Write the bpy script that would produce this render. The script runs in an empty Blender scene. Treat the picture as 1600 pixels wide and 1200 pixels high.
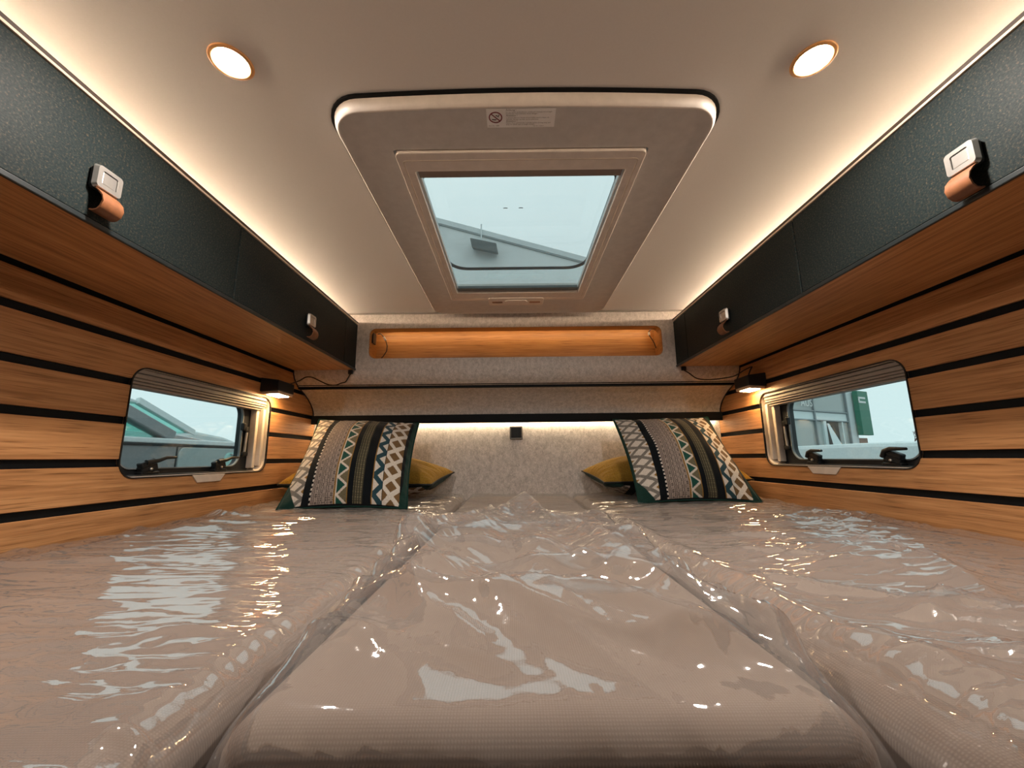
import bpy, bmesh, math, random
import numpy as np
from mathutils import Vector, Matrix
random.seed(7)
sc = bpy.context.scene
col = sc.collection
PI = math.pi

# ------------------------------------------------------------------ camera, sky, exposure
cam_d = bpy.data.cameras.new('camera'); cam = bpy.data.objects.new('camera', cam_d); col.objects.link(cam)
cam_d.sensor_fit = 'HORIZONTAL'; cam_d.sensor_width = 36.0; cam_d.lens = 36.0 * 640 / 1600
cam_d.clip_start = 0.01; cam_d.clip_end = 300
def cam_rot(p, yaw, roll):
    cp, sp, cy, sy, cr, sr = math.cos(p), math.sin(p), math.cos(yaw), math.sin(yaw), math.cos(roll), math.sin(roll)
    f = Vector((sy*cp, cy*cp, sp)); r = Vector((cy, -sy, 0)); u = r.cross(f)
    r2 = r*cr + u*sr; u2 = u*cr - r*sr
    return Matrix((r2, u2, -f)).transposed()
cam.matrix_world = cam_rot(0.17863451, -0.00291319, -0.00998798).to_4x4()
sc.camera = cam
sc.view_settings.view_transform = 'Standard'; sc.view_settings.look = 'None'
sc.view_settings.gamma = 1.0; sc.view_settings.use_curve_mapping = False
sc.view_settings.exposure = 1.15
sc.cycles.use_denoising = True
sc.cycles.max_bounces = 8; sc.cycles.transparent_max_bounces = 16
sc.cycles.sample_clamp_indirect = 4.0
sc.cycles.caustics_reflective = False; sc.cycles.caustics_refractive = False

SKY = 0.62                      # overcast sky
LED = 53.0                     # cove strips over the cabinets
DOWN = 540.0                    # round ceiling lamps
READ = 56.0                    # reading lamps
NICHE = 8.5
HEAD = 15.0
WARM = (1.0, 0.75, 0.52)
world = bpy.data.worlds.new('overcast_sky'); sc.world = world; world.use_nodes = True
nt = world.node_tree; nt.nodes.clear()
wo = nt.nodes.new('ShaderNodeOutputWorld'); bg = nt.nodes.new('ShaderNodeBackground')
tc = nt.nodes.new('ShaderNodeTexCoord'); sep = nt.nodes.new('ShaderNodeSeparateXYZ')
rp = nt.nodes.new('ShaderNodeValToRGB'); nz = nt.nodes.new('ShaderNodeTexNoise')
mx = nt.nodes.new('ShaderNodeMixRGB'); mx.blend_type = 'MULTIPLY'; mx.inputs[0].default_value = 1.0
r2 = nt.nodes.new('ShaderNodeValToRGB')
nt.links.new(tc.outputs['Generated'], sep.inputs[0]); nt.links.new(sep.outputs['Z'], rp.inputs[0])
rp.color_ramp.elements[0].position = 0.0; rp.color_ramp.elements[0].color = (.60, .735, .745, 1)
rp.color_ramp.elements[1].position = 0.8; rp.color_ramp.elements[1].color = (.66, .80, .81, 1)
nz.inputs['Scale'].default_value = 2.2; nz.inputs['Detail'].default_value = 4
nt.links.new(tc.outputs['Generated'], nz.inputs['Vector']); nt.links.new(nz.outputs['Fac'], r2.inputs[0])
r2.color_ramp.elements[0].position = .3; r2.color_ramp.elements[0].color = (.92, .93, .94, 1)
r2.color_ramp.elements[1].position = .7; r2.color_ramp.elements[1].color = (1, 1, 1, 1)
nt.links.new(rp.outputs[0], mx.inputs[1]); nt.links.new(r2.outputs[0], mx.inputs[2])
nt.links.new(mx.outputs[0], bg.inputs[0]); bg.inputs[1].default_value = SKY
nt.links.new(bg.outputs[0], wo.inputs[0])

# ------------------------------------------------------------------ helpers
def lin(h):
    h = h.lstrip('#'); o = []
    for i in (0, 2, 4):
        c = int(h[i:i+2], 16)/255
        o.append(c/12.92 if c <= .04045 else ((c+.055)/1.055)**2.4)
    return tuple(o)

class N:
    def __init__(s, name):
        s.m = bpy.data.materials.new(name); s.m.use_nodes = True
        s.t = s.m.node_tree; s.t.nodes.clear()
        s.out = s.n('OutputMaterial')
    def n(s, typ, **kw):
        x = s.t.nodes.new('ShaderNode' + typ)
        for k, v in kw.items(): setattr(x, k, v)
        return x
    def l(s, a, b): s.t.links.new(a, b)
    def coords(s, scale=(1, 1, 1), kind='Object'):
        t = s.n('TexCoord'); m = s.n('Mapping'); m.inputs['Scale'].default_value = scale
        s.l(t.outputs[kind], m.inputs['Vector']); return m.outputs[0]
    def noise(s, vec, scale=5, detail=4, rough=.6):
        x = s.n('TexNoise'); x.inputs['Scale'].default_value = scale; x.inputs['Detail'].default_value = detail
        x.inputs['Roughness'].default_value = rough
        s.l(vec, x.inputs['Vector']); return x.outputs['Fac']
    def ramp(s, fac, stops):
        r = s.n('ValToRGB'); e = r.color_ramp.elements
        while len(e) < len(stops): e.new(.5)
        for i, (p, c) in enumerate(stops):
            e[i].position = p; e[i].color = (*c, 1) if len(c) == 3 else c
        s.l(fac, r.inputs[0]); return r.outputs[0]
    def mix(s, a, b, fac=1.0, mode='MULTIPLY'):
        x = s.n('MixRGB', blend_type=mode)
        for i, v in ((1, a), (2, b)):
            if isinstance(v, tuple): x.inputs[i].default_value = (*v, 1)
            else: s.l(v, x.inputs[i])
        if isinstance(fac, float): x.inputs[0].default_value = fac
        else: s.l(fac, x.inputs[0])
        return x.outputs[0]
    def bump(s, h, dist=.001, strength=1.0):
        b = s.n('Bump'); b.inputs['Distance'].default_value = dist; b.inputs['Strength'].default_value = strength
        s.l(h, b.inputs['Height']); return b.outputs[0]
    def bsdf(s, color, rough=.5, metal=0, normal=None, spec=.5, sheen=0, coat=0):
        b = s.n('BsdfPrincipled')
        if isinstance(color, tuple): b.inputs['Base Color'].default_value = (*color, 1)
        else: s.l(color, b.inputs['Base Color'])
        if isinstance(rough, (float, int)): b.inputs['Roughness'].default_value = rough
        else: s.l(rough, b.inputs['Roughness'])
        b.inputs['Metallic'].default_value = metal; b.inputs['Specular IOR Level'].default_value = spec
        b.inputs['Sheen Weight'].default_value = sheen; b.inputs['Coat Weight'].default_value = coat
        if normal is not None: s.l(normal, b.inputs['Normal'])
        s.l(b.outputs[0], s.out.inputs[0]); return b

def plain(name, color, rough=.5, metal=0, spec=.5, var=.06, scale=40):
    m = N(name); v = m.coords()
    f = m.noise(v, scale, 3)
    c = m.ramp(f, [(.3, tuple(x*(1-var) for x in color)), (.7, tuple(min(1, x*(1+var)) for x in color))])
    m.bsdf(c, rough, metal, None, spec); return m.m

def wood(name, scale, dark, mid, light, rough=.42):
    m = N(name)
    v = m.coords(scale); f = m.noise(v, 1.0, 5, .62)
    c = m.ramp(f, [(.28, dark), (.5, mid), (.72, light)])
    v2 = m.coords(tuple(x*4.2 for x in scale)); f2 = m.noise(v2, 1.0, 2, .5)
    c2 = m.ramp(f2, [(.30, (.55, .5, .45)), (.46, (1, 1, 1))])
    v3 = m.coords((1.3, 1.3, 1.3)); f3 = m.noise(v3, 2.0, 2)
    c3 = m.ramp(f3, [(.3, (.86, .86, .86)), (.7, (1.08, 1.08, 1.08))])
    c = m.mix(m.mix(c, c2), c3)
    m.bsdf(c, rough, 0, m.bump(f2, .0004, .5), .4); return m.m

def emit(name, color, strength):
    m = N(name); e = m.n('Emission'); e.inputs[0].default_value = (*color, 1); e.inputs[1].default_value = strength
    m.l(e.outputs[0], m.out.inputs[0]); return m.m

def pane(name, tint, ior=1.5, rough=.0, haze=0.0, hazecol=(.8, .8, .8), boost=1.0, bumpf=None, f90=1.0, power=5, soft=0.0):
    """clear sheet: tinted see-through plus a fresnel mirror"""
    m = N(name)
    tr = m.n('BsdfTransparent'); tr.inputs[0].default_value = (*tint, 1)
    gl = m.n('BsdfGlossy'); gl.inputs['Roughness'].default_value = rough
    ge = m.n('NewGeometry'); dt = m.n('VectorMath', operation='DOT_PRODUCT'); m.l(ge.outputs['Incoming'], dt.inputs[0])
    if bumpf:
        b = bumpf(m); m.l(b, gl.inputs['Normal']); m.l(b, dt.inputs[1])
    else: m.l(ge.outputs['Normal'], dt.inputs[1])
    ab = m.n('Math', operation='ABSOLUTE'); m.l(dt.outputs['Value'], ab.inputs[0])
    iv = m.n('Math', operation='SUBTRACT', use_clamp=True); iv.inputs[0].default_value = 1; m.l(ab.outputs[0], iv.inputs[1])
    pw = m.n('Math', operation='POWER'); m.l(iv.outputs[0], pw.inputs[0]); pw.inputs[1].default_value = power
    f0 = ((ior-1)/(ior+1))**2
    fr = m.n('Math', operation='MULTIPLY_ADD'); m.l(pw.outputs[0], fr.inputs[0]); fr.inputs[1].default_value = f90-f0; fr.inputs[2].default_value = f0
    mul = m.n('Math', operation='MULTIPLY', use_clamp=True); mul.inputs[1].default_value = boost
    m.l(fr.outputs[0], mul.inputs[0])
    base = tr.outputs[0]
    if haze:
        df = m.n('BsdfDiffuse'); df.inputs[0].default_value = (*hazecol, 1)
        mh = m.n('MixShader'); mh.inputs[0].default_value = haze
        m.l(tr.outputs[0], mh.inputs[1]); m.l(df.outputs[0], mh.inputs[2]); base = mh.outputs[0]
    gloss = gl.outputs[0]
    if soft:
        g2 = m.n('BsdfGlossy'); g2.inputs['Roughness'].default_value = .24
        gm = m.n('MixShader'); gm.inputs[0].default_value = soft; m.l(gl.outputs[0], gm.inputs[1]); m.l(g2.outputs[0], gm.inputs[2]); gloss = gm.outputs[0]
    ms = m.n('MixShader'); m.l(mul.outputs[0], ms.inputs[0]); m.l(base, ms.inputs[1]); m.l(gloss, ms.inputs[2])
    m.l(ms.outputs[0], m.out.inputs[0]); return m.m

class MB:
    """collects shapes (world coordinates) for ONE mesh object"""
    def __init__(s): s.v = []; s.f = []; s.sm = []
    def add(s, vs, fs, smooth=False):
        o = len(s.v); s.v += [tuple(p) for p in vs]; s.f += [tuple(i+o for i in f) for f in fs]; s.sm += [smooth]*len(fs); return s
    def box(s, x0, x1, y0, y1, z0, z1, bev=0, seg=2):
        x0, x1 = min(x0, x1), max(x0, x1); y0, y1 = min(y0, y1), max(y0, y1); z0, z1 = min(z0, z1), max(z0, z1)
        bm = bmesh.new(); bmesh.ops.create_cube(bm, size=1)
        for v in bm.verts: v.co = Vector(((x0+x1)/2+v.co.x*(x1-x0), (y0+y1)/2+v.co.y*(y1-y0), (z0+z1)/2+v.co.z*(z1-z0)))
        if bev: bmesh.ops.bevel(bm, geom=bm.edges[:], offset=min(bev, .49*min(x1-x0, y1-y0, z1-z0)), segments=seg, profile=.5, affect='EDGES')
        return s.bm(bm)
    def bm(s, bm, smooth=False, M=None):
        bm.verts.index_update()
        vs = [(M @ v.co if M else v.co.copy()) for v in bm.verts]; fs = [[v.index for v in f.verts] for f in bm.faces]; bm.free()
        return s.add(vs, fs, smooth)
    def obox(s, c, ax, ay, az, bev=0, seg=2):
        """oriented box: centre, three half-axis vectors"""
        c, ax, ay, az = map(Vector, (c, ax, ay, az))
        bm = bmesh.new(); bmesh.ops.create_cube(bm, size=2)
        for v in bm.verts: v.co = Vector((v.co.x*ax.length, v.co.y*ay.length, v.co.z*az.length))
        if bev: bmesh.ops.bevel(bm, geom=bm.edges[:], offset=min(bev, .95*min(ax.length, ay.length, az.length)), segments=seg, profile=.5, affect='EDGES')
        R = Matrix((ax.normalized(), ay.normalized(), az.normalized())).transposed().to_4x4(); R.translation = c
        return s.bm(bm, False, R)
    def prism(s, pts, a0, a1, axis, smooth=False):
        """2D outline (ordered) pushed along axis; axis x: pts=(y,z); y: (x,z); z: (x,y)"""
        def P(p, a): return {'x': (a, p[0], p[1]), 'y': (p[0], a, p[1]), 'z': (p[0], p[1], a)}[axis]
        n = len(pts); vs = [P(p, a0) for p in pts]+[P(p, a1) for p in pts]
        fs = [tuple(range(n)), tuple(range(2*n-1, n-1, -1))]
        s.add(vs, fs)
        o = len(s.v)-2*n
        for i in range(n):
            j = (i+1) % n; s.f.append((o+i, o+n+i, o+n+j, o+j)); s.sm.append(smooth)
        return s
    def ring(s, outer, inner, a0, a1, axis, outer1=None, inner1=None):
        """frame between two loops of equal count"""
        def P(p, a): return {'x': (a, p[0], p[1]), 'y': (p[0], a, p[1]), 'z': (p[0], p[1], a)}[axis]
        n = len(outer); outer1 = outer1 or outer; inner1 = inner1 or inner
        vs = [P(p, a0) for p in outer]+[P(p, a0) for p in inner]+[P(p, a1) for p in outer1]+[P(p, a1) for p in inner1]
        fs = []
        for i in range(n):
            j = (i+1) % n
            fs += [(i, j, n+j, n+i), (2*n+j, 2*n+i, 3*n+i, 3*n+j), (j, i, 2*n+i, 2*n+j), (n+i, n+j, 3*n+j, 3*n+i)]
        return s.add(vs, fs)
    def tube(s, pts, r, n=8, cap=True):
        pts = [Vector(p) for p in pts]; rings = []; up = None
        for i, p in enumerate(pts):
            t = (pts[min(i+1, len(pts)-1)]-pts[max(i-1, 0)]).normalized()
            if up is None: up = Vector((0, 0, 1)) if abs(t.z) < .9 else Vector((1, 0, 0))
            up = (up - t*up.dot(t)).normalized(); b = t.cross(up)
            rr = r[i] if isinstance(r, (list, tuple)) else r
            rings.append([p+up*rr*math.cos(2*PI*k/n)+b*rr*math.sin(2*PI*k/n) for k in range(n)])
        vs = [q for R in rings for q in R]; fs = []
        for i in range(len(pts)-1):
            for k in range(n):
                j = (k+1) % n; fs.append((i*n+k, i*n+j, (i+1)*n+j, (i+1)*n+k))
        s.add(vs, fs, True)
        if cap: s.add(rings[0], [tuple(range(n))]); s.add(rings[-1], [tuple(range(n))])
        return s
    def lathe(s, prof, c, n=40, axis='z'):
        """profile of (radius, height)"""
        vs = []; fs = []; m = len(prof)
        for k in range(n):
            a = 2*PI*k/n
            for r, h in prof:
                x, y = r*math.cos(a), r*math.sin(a)
                vs.append({'z': (c[0]+x, c[1]+y, c[2]+h), 'x': (c[0]+h, c[1]+x, c[2]+y), 'y': (c[0]+x, c[1]+h, c[2]+y)}[axis])
        for k in range(n):
            j = (k+1) % n
            for i in range(m-1): fs.append((k*m+i, j*m+i, j*m+i+1, k*m+i+1))
        return s.add(vs, fs, True)
    def sweep(s, prof, a0, a1, axis='x', smooth=True):
        """open strip: polyline profile pushed along axis"""
        def P(p, a): return {'x': (a, p[0], p[1]), 'y': (p[0], a, p[1])}[axis]
        n = len(prof); return s.add([P(p, a0) for p in prof]+[P(p, a1) for p in prof], [(i, i+1, n+i+1, n+i) for i in range(n-1)], smooth)

def mesh_from(name, v, f, sm=None):
    me = bpy.data.meshes.new(name); me.from_pydata(v, [], f); me.update()
    if sm is not None: me.polygons.foreach_set('use_smooth', list(sm))
    return me
def fix_normals(me):
    bm = bmesh.new(); bm.from_mesh(me); bmesh.ops.recalc_face_normals(bm, faces=bm.faces[:]); bm.to_mesh(me); bm.free()
ROOT = {}
def org(o): return ROOT.get(o.name, Vector((0, 0, 0))) if o else Vector((0, 0, 0))
def mk(name, mb, mat, parent=None, at=None, recalc=True, bevel=0):
    """one mesh object; world coordinates in mb; 'at' puts its origin there"""
    o0 = Vector(at) if at else org(parent)
    v = [tuple(Vector(p)-o0) for p in mb.v]
    me = mesh_from(name, v, mb.f, mb.sm)
    if recalc: fix_normals(me)
    me.materials.append(mat)
    o = bpy.data.objects.new(name, me); col.objects.link(o)
    if parent: o.parent = parent; o.location = o0 - org(parent)
    else: o.location = o0
    ROOT[o.name] = o0
    if bevel:
        b = o.modifiers.new('bevel', 'BEVEL'); b.width = bevel; b.segments = 2; b.limit_method = 'ANGLE'; b.angle_limit = .7
    return o
def thing(name, at, label, cat, group=None):
    o = bpy.data.objects.new(name, None); o.empty_display_size = .05; col.objects.link(o); o.location = at
    ROOT[o.name] = Vector(at); return tag(o, label, cat, group)
def tag(o, label, cat, group=None):
    o['label'] = label; o['category'] = cat
    if group: o['group'] = group
    return o
def struct(o): o['kind'] = 'structure'; return o
def sempty(name, at):
    o = bpy.data.objects.new(name, None); o.empty_display_size = .05; col.objects.link(o); o.location = at
    ROOT[o.name] = Vector(at); return struct(o)
def rrect(a0, a1, b0, b1, r, n=8):
    p = []
    for cx, cy, s in ((a1-r, b1-r, 0), (a0+r, b1-r, 1), (a0+r, b0+r, 2), (a1-r, b0+r, 3)):
        for k in range(n+1):
            t = PI/2*(s+k/n); p.append((cx+r*math.cos(t), cy+r*math.sin(t)))
    return p
def cut(o, cutter_mb):
    me = mesh_from('cut', cutter_mb.v, cutter_mb.f); fix_normals(me)
    c = bpy.data.objects.new('cut', me); col.objects.link(c)
    m = o.modifiers.new('b', 'BOOLEAN'); m.operation = 'DIFFERENCE'; m.object = c; m.solver = 'EXACT'
    bpy.context.view_layer.update()
    dg = bpy.context.evaluated_depsgraph_get()
    new = bpy.data.meshes.new_from_object(o.evaluated_get(dg)); o.modifiers.clear()
    old = o.data; o.data = new; bpy.data.meshes.remove(old); new.name = o.name
    bpy.data.objects.remove(c); bpy.data.meshes.remove(me)

# ------------------------------------------------------------------ materials
M = {}
W_D, W_M, W_L = (.33, .148, .052), (.52, .248, .096), (.66, .35, .148)
M['wood'] = wood('bamboo_wall', (9, 2.2, 95), W_D, W_M, W_L)
M['wood_flat'] = wood('bamboo_cabinet_base', (95, 2.2, 9), W_D, W_M, W_L)
M['wood_niche'] = wood('bamboo_niche', (2.2, 9, 80), (.28, .125, .033), (.40, .19, .055), (.50, .265, .09))
M['black'] = plain('black_trim', (.004, .005, .006), .6, 0, .15)
M['black_soft'] = plain('black_plastic', (.009, .010, .011), .42, 0, .35)
M['rubber'] = plain('black_rubber', (.008, .01, .012), .55)
M['cream'] = plain('cream_plastic', (.62, .54, .46), .42)
M['taupe'] = plain('blind_cassette', (.30, .26, .225), .45)
M['white'] = plain('white_plastic', (.80, .80, .78), .4)
M['alu'] = plain('brushed_metal', (.55, .53, .50), .32, .85)
M['trimcream'] = plain('edge_profile', (.62, .50, .38), .4)
def mk_charcoal():
    m = N('charcoal_laminate'); v = m.coords((1, 1, 1))
    f = m.noise(v, 260, 4, .75); g = m.noise(m.coords((1, .35, 1)), 620, 2, .7); b = m.noise(v, 5, 3)
    c = m.ramp(f, [(.35, (.007, .0125, .0135)), (.55, (.014, .020, .0205)), (.70, (.070, .052, .034))])
    c = m.mix(c, m.ramp(g, [(.4, (.7, .72, .75)), (.7, (1.5, 1.4, 1.25))]))
    c = m.mix(c, m.ramp(b, [(.3, (.85, .88, .9)), (.7, (1.12, 1.1, 1.08))]))
    m.bsdf(c, .55, 0, m.bump(f, .0003, .4), .09); return m.m
M['charcoal'] = mk_charcoal()
def mk_felt():
    m = N('grey_felt'); f = m.noise(m.coords((62, 62, 44)), 1, 6, .8); g = m.noise(m.coords((360, 360, 260)), 1, 3, .7)
    c = m.ramp(f, [(.32, (.46, .415, .375)), (.55, (.70, .635, .585)), (.75, (.84, .775, .72))])
    c = m.mix(c, m.ramp(g, [(.3, (.72, .72, .72)), (.7, (1.2, 1.2, 1.2))]))
    m.bsdf(c, .95, 0, m.bump(g, .0012, .5), .1, .15); return m.m
M['felt'] = mk_felt()
def mk_ceiling():
    m = N('ceiling_vinyl'); g = m.noise(m.coords(), 300, 3, .6)
    m.bsdf(m.ramp(g, [(.3, (.82, .785, .75)), (.7, (.84, .805, .77))]), .55, 0, m.bump(g, .0002, .3), .3); return m.m
M['ceil'] = mk_ceiling()
M['skyframe'] = plain('skylight_frame', (.80, .73, .67), .42)
M['skypanel'] = plain('skylight_panel', (.64, .62, .60), .5)
M['leather'] = plain('tan_leather', (.17, .060, .020), .5, 0, .5, .18, 120)
M['led'] = emit('led_cove', WARM, LED)
M['lens'] = emit('lamp_lens', (1.0, .90, .81), DOWN)
M['readlens'] = emit('reading_lens', (1.0, .64, .30), READ)
M['nicheled'] = emit('niche_led', (1.0, .70, .40), NICHE)
M['headled'] = emit('headboard_led', (1.0, .78, .50), HEAD)
M['ring_glow'] = plain('lamp_ring', (.72, .36, .13), .35, .0)  # orange colour stands for lamp light glowing through the ring
M['acrylic'] = pane('acrylic_pane', (.92, .955, .95), 1.45)
M['dome'] = pane('dome_acrylic', (.93, .975, .97), 1.35, .02)
M['screen'] = pane('insect_screen', (.93, .93, .93), 1.05, .4, .05, (.35, .37, .37))
M['glasscar'] = pane('car_glass', (.62, .90, .85), 1.5, 0, .18, (.45, .80, .74))
M['carpaint'] = plain('grey_car_paint', (.26, .265, .27), .3, .1)
M['carbelt'] = plain('silver_belt_moulding', (.74, .77, .77), .35, .1)
M['asphalt'] = plain('asphalt', (.20, .20, .20), .9, 0, .2, .2, 30)

# ------------------------------------------------------------------ dimensions (camera at the origin, metres)
XL, XR = -1.0, 1.03
ZC = .671                    # ceiling
YF, YB = 1.82, 2.055         # felt panel, headboard
YN = -1.30                   # behind the camera
ZF = -.62
FACE = {-1: -.718, 1: .743}
GRO = {-1: [.400, .3135, .207, .105, -.003, -.107], 1: [.402, .296, .2035, .1015, -.0015, -.0985]}
WIN = {-1: (1.052, 1.672, -.041, .250), 1: (1.058, 1.700, -.037, .252)}
GH = .0188

# ------------------------------------------------------------------ setting: ceiling, walls, floor
SX0, SX1, SY0, SY1 = -.30, .345, .80, 1.62           # shaft through the roof
o = mk('ceiling', MB().ring(rrect(XL-.05, XR+.05, YN, YB+.1, .01), rrect(SX0, SX1, SY0, SY1, .03), ZC, ZC+.05, 'z'), M['ceil']); struct(o)
floor = struct(mk('floor', MB().box(XL-.05, XR+.05, YN, YB+.1, ZF-.04, ZF), plain('grey_vinyl_floor', (.06, .055, .05), .6)))
struct(mk('wall_front', MB().box(XL-.05, XR+.05, YN-.04, YN, ZF, ZC+.05), plain('dark_cabin_wall', (.10, .08, .06), .6)))

for s in (-1, 1):
    side = 'left' if s < 0 else 'right'
    XW = XL if s < 0 else XR
    y0, y1, z0, z1 = WIN[s]
    wl = sempty('wall_' + side, (XW, 1.0, 0))
    hole = rrect(y0, y1, z0, z1, .045)
    mk('wall_core', MB().ring(rrect(YN, YB+.1, ZF, ZC+.05, .005), hole, XW+s*.008, XW+s*.055, 'x'), M['black'], wl)
    zs = [.47] + GRO[s] + [-.26]
    for i in range(len(zs)-1):
        top = zs[i]-(GH/2 if i else 0); bot = zs[i+1]+(GH/2 if i < len(zs)-2 else 0)
        pk = mk('plank', MB().box(XW, XW+s*.0085, YN, YB, bot, top, .0012, 1), M['wood'], wl)
        if bot < z1 and top > z0:
            cut(pk, MB().prism(hole, XW-.05, XW+.05, 'x'))
    # window
    wn = sempty('window_1' if s < 0 else 'window_2', (XW, (y0+y1)/2, z0))
    big = rrect(y0-.003, y1+.003, z0-.003, z1+.003, .047); inn = rrect(y0+.0022, y1-.0022, z0+.0022, z1-.0022, .0435)
    mk('inner_frame', MB().ring(hole, inn, XW+s*.004, XW+s*.058, 'x'), M['cream'], wn)
    mk('edge_seal', MB().ring(big, hole, XW-s*.0025, XW+s*.004, 'x'), M['black_soft'], wn)
    # blind cassette: stacked profiles under the top edge
    prof = [(.246, .236, .004, 'taupe'), (.235, .223, .010, 'taupe'), (.222, .215, .013, 'taupe'), (.214, .207, .017, 'taupe'), (.206, .199, .022, 'taupe')]
    for zt, zb, dx, mm in prof:
        r = .036 if zt > .24 else .0
        ya, yb = y0-.002, y1-.006
        mk('blind_slat', MB().box(XW+s*dx, XW+s*.055, ya-.0, yb, zb, zt, .0016), M[mm], wn)
    # far jamb: stepped cream post
    mk('side_rail', MB().box(XW+s*.012, XW+s*.054, y1-.022, y1-.006, z0+.02, z1-.045, .003), M['cream'], wn)
    mk('side_rail', MB().box(XW+s*.028, XW+s*.054, y1-.040, y1-.023, z0+.012, z1-.047, .003), M['cream'], wn)
    mk('side_rail', MB().box(XW+s*.012, XW+s*.054, y0+.006, y0+.016, z0+.03, z1-.045, .003), M['cream'], wn)
    # outer sash
    sash_o = rrect(y0-.02, y1+.015, z0-.012, z1+.0, .045); sash_i = rrect(y0+.045, y1-.082, z0+.022, z1-.035, .045)
    mk('sash', MB().ring(sash_o, sash_i, XW+s*.056, XW+s*.082, 'x', None, rrect(y0+.04, y1-.074, z0+.017, z1-.030, .05)), M['rubber'], wn)
    g1, g2 = rrect(y0+.043, y1-.080, z0+.020, z1-.033, .047), rrect(y0+.0465, y1-.0835, z0+.0235, z1-.0365, .0445)
    mk('gasket', MB().ring(g1, g2, XW+s*.052, XW+s*.060, 'x'), plain('grey_gasket_'+side, (.22, .25, .26), .4), wn)
    mk('pane', MB().prism(rrect(y0+.03, y1-.065, z0+.010, z1-.022, .05), XW+s*.066, XW+s*.070, 'x'), M['acrylic'], wn)
    mk('sill', MB().box(XW+s*.014, XW+s*.056, y0+.020, y1-.045, z0+.0022, z0+.0052, .001), M['rubber'], wn)
    tc_ = 1.368 if s < 0 else 1.392
    mk('pull_tab', MB().prism([(tc_-.074, z0-.002), (tc_+.074, z0-.002), (tc_+.052, z0-.026), (tc_-.050, z0-.026)], XW-s*.004, XW+s*.004, 'x'), M['cream'], wn, bevel=.0015)
    # stay arm
    st = mk('stay_arm', MB().tube([(XW+s*.050, y1-.062, z0+.075), (XW+s*.050, y1-.058, z0+.150)], .006, 10), M['alu'], wn)
    mk('stay_joint', MB().box(XW+s*.042, XW+s*.058, y1-.075, y1-.052, z0+.150, z0+.172, .004).box(XW+s*.042, XW+s*.058, y1-.078, y1-.048, z0+.058, z0+.075, .004)
       .box(XW+s*.044, XW+s*.060, y1-.085, y1-.068, z0+.155, z0+.185, .004), M['black_soft'], wn)
    for yc in ((1.190, 1.475) if s < 0 else (1.185, 1.495)):
        mb = MB().box(XW+s*.036, XW+s*.060, yc-.030, yc+.030, z0+.004, z0+.014, .003)
        mb.obox((XW+s*.044, yc-.004, z0+.022), (.009, 0, 0), (0, .026, .006), (0, -.003, .010), .004)
        mb.obox((XW+s*.042, yc-.012, z0+.036), (.009, 0, 0), (0, .022, .008), (0, -.003, .008), .004)
        if s < 0:
            mb.tube([(XW+s*.036, yc-.02, z0+.038), (XW+s*.032, yc+.018, z0+.044), (XW+s*.030, yc+.040, z0+.052), (XW+s*.030, yc+.075, z0+.053)], [.008, .006, .005, .004], 8)
        else:
            mb.tube([(XW+s*.036, yc+.022, z0+.030), (XW+s*.034, yc+.012, z0+.046), (XW+s*.030, yc-.010, z0+.052), (XW+s*.030, yc-.060, z0+.051)], [.008, .007, .006, .004], 8)
        lt = mk('latch', mb, M['black_soft'], wn)
        mk('latch_button', MB().lathe([(0, -.002), (.004, -.002), (.004, .002), (0, .002)], (XW+s*.033, yc-.004, z0+.020), 12, 'x'), M['alu'], lt)

# ------------------------------------------------------------------ back wall
niche = rrect(-.661, .687, .4535, .5965, .030)
wb = sempty('wall_back', (0, YF, .3))
mk('felt_panel', MB().ring(rrect(XL, XR, .400, ZC, .003), niche, YF, YF+.045, 'y'), M['felt'], wb)
up = [(1.820, .4005), (1.823, .385), (1.832, .368), (1.846, .353), (1.8645, .3405)]
mk('felt_panel_foot', MB().sweep(up, XL, XR).sweep([(a+.02, b) for a, b in up], XL, XR), M['felt'], wb, recalc=False)
lo = [(1.866, .3372), (1.885, .329), (1.910, .319), (1.940, .3065), (1.970, .291), (1.997, .273), (2.018, .254), (2.031, .234), (2.036, .214)]
mk('curved_felt_panel', MB().sweep(lo, XL, XR).sweep([(1.864, .337), (1.866, .3372)], XL, XR), M['felt'], wb, recalc=False)
mk('seam_gap', MB().box(XL, XR, 1.872, 1.90, .325, .350), M['black'], wb)
for s in (-1, 1):
    X = XL if s < 0 else XR
    mk('edge_gap_line', MB().tube([(X-s*.002, a-.002, b-.001) for a, b in [(1.820, .43)]+up+lo], .0028, 6), M['black_soft'], wb)  # dark gap between felt and wall, drawn as an added black tube
mk('headboard_panel', MB().box(XL, XR, YB, YB+.03, -.35, .22), M['felt'], wb)
mk('wall_core', MB().box(XL, XR, YB+.03, YB+.08, ZF, ZC), M['black'], wb)
mk('upper_core', MB().box(XL, XR, 2.038, YB+.03, .216, ZC), M['black'], wb)
# niche lining in wood
nb = mk('niche_board', MB().box(-.70, .73, 1.93, 1.945, .43, .625), M['wood_niche'], wb)
mk('niche_shelf', MB().prism([(YF+.045, .445), (1.93, .445), (1.93, .4535), (YF+.045, .4535)], -.70, .73, 'x'), M['wood_niche'], wb)
mk('niche_side', MB().box(-.70, -.664, YF+.045, 1.93, .445, .62), M['wood_niche'], wb)
mk('niche_side', MB().box(.690, .73, YF+.045, 1.93, .445, .62), M['wood_niche'], wb)
mk('niche_top', MB().box(-.70, .73, YF+.045, 1.93, .612, .62), M['wood_niche'], wb)
mk('niche_lip', MB().ring(rrect(-.664, .690, .4505, .5995, .032), rrect(-.6595, .6855, .455, .595, .029), YF+.0005, YF+.05, 'y'), M['wood_niche'], wb)
mk('niche_led', MB().box(-.64, .67, YF+.052, YF+.058, .603, .609), M['nicheled'], wb)
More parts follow.
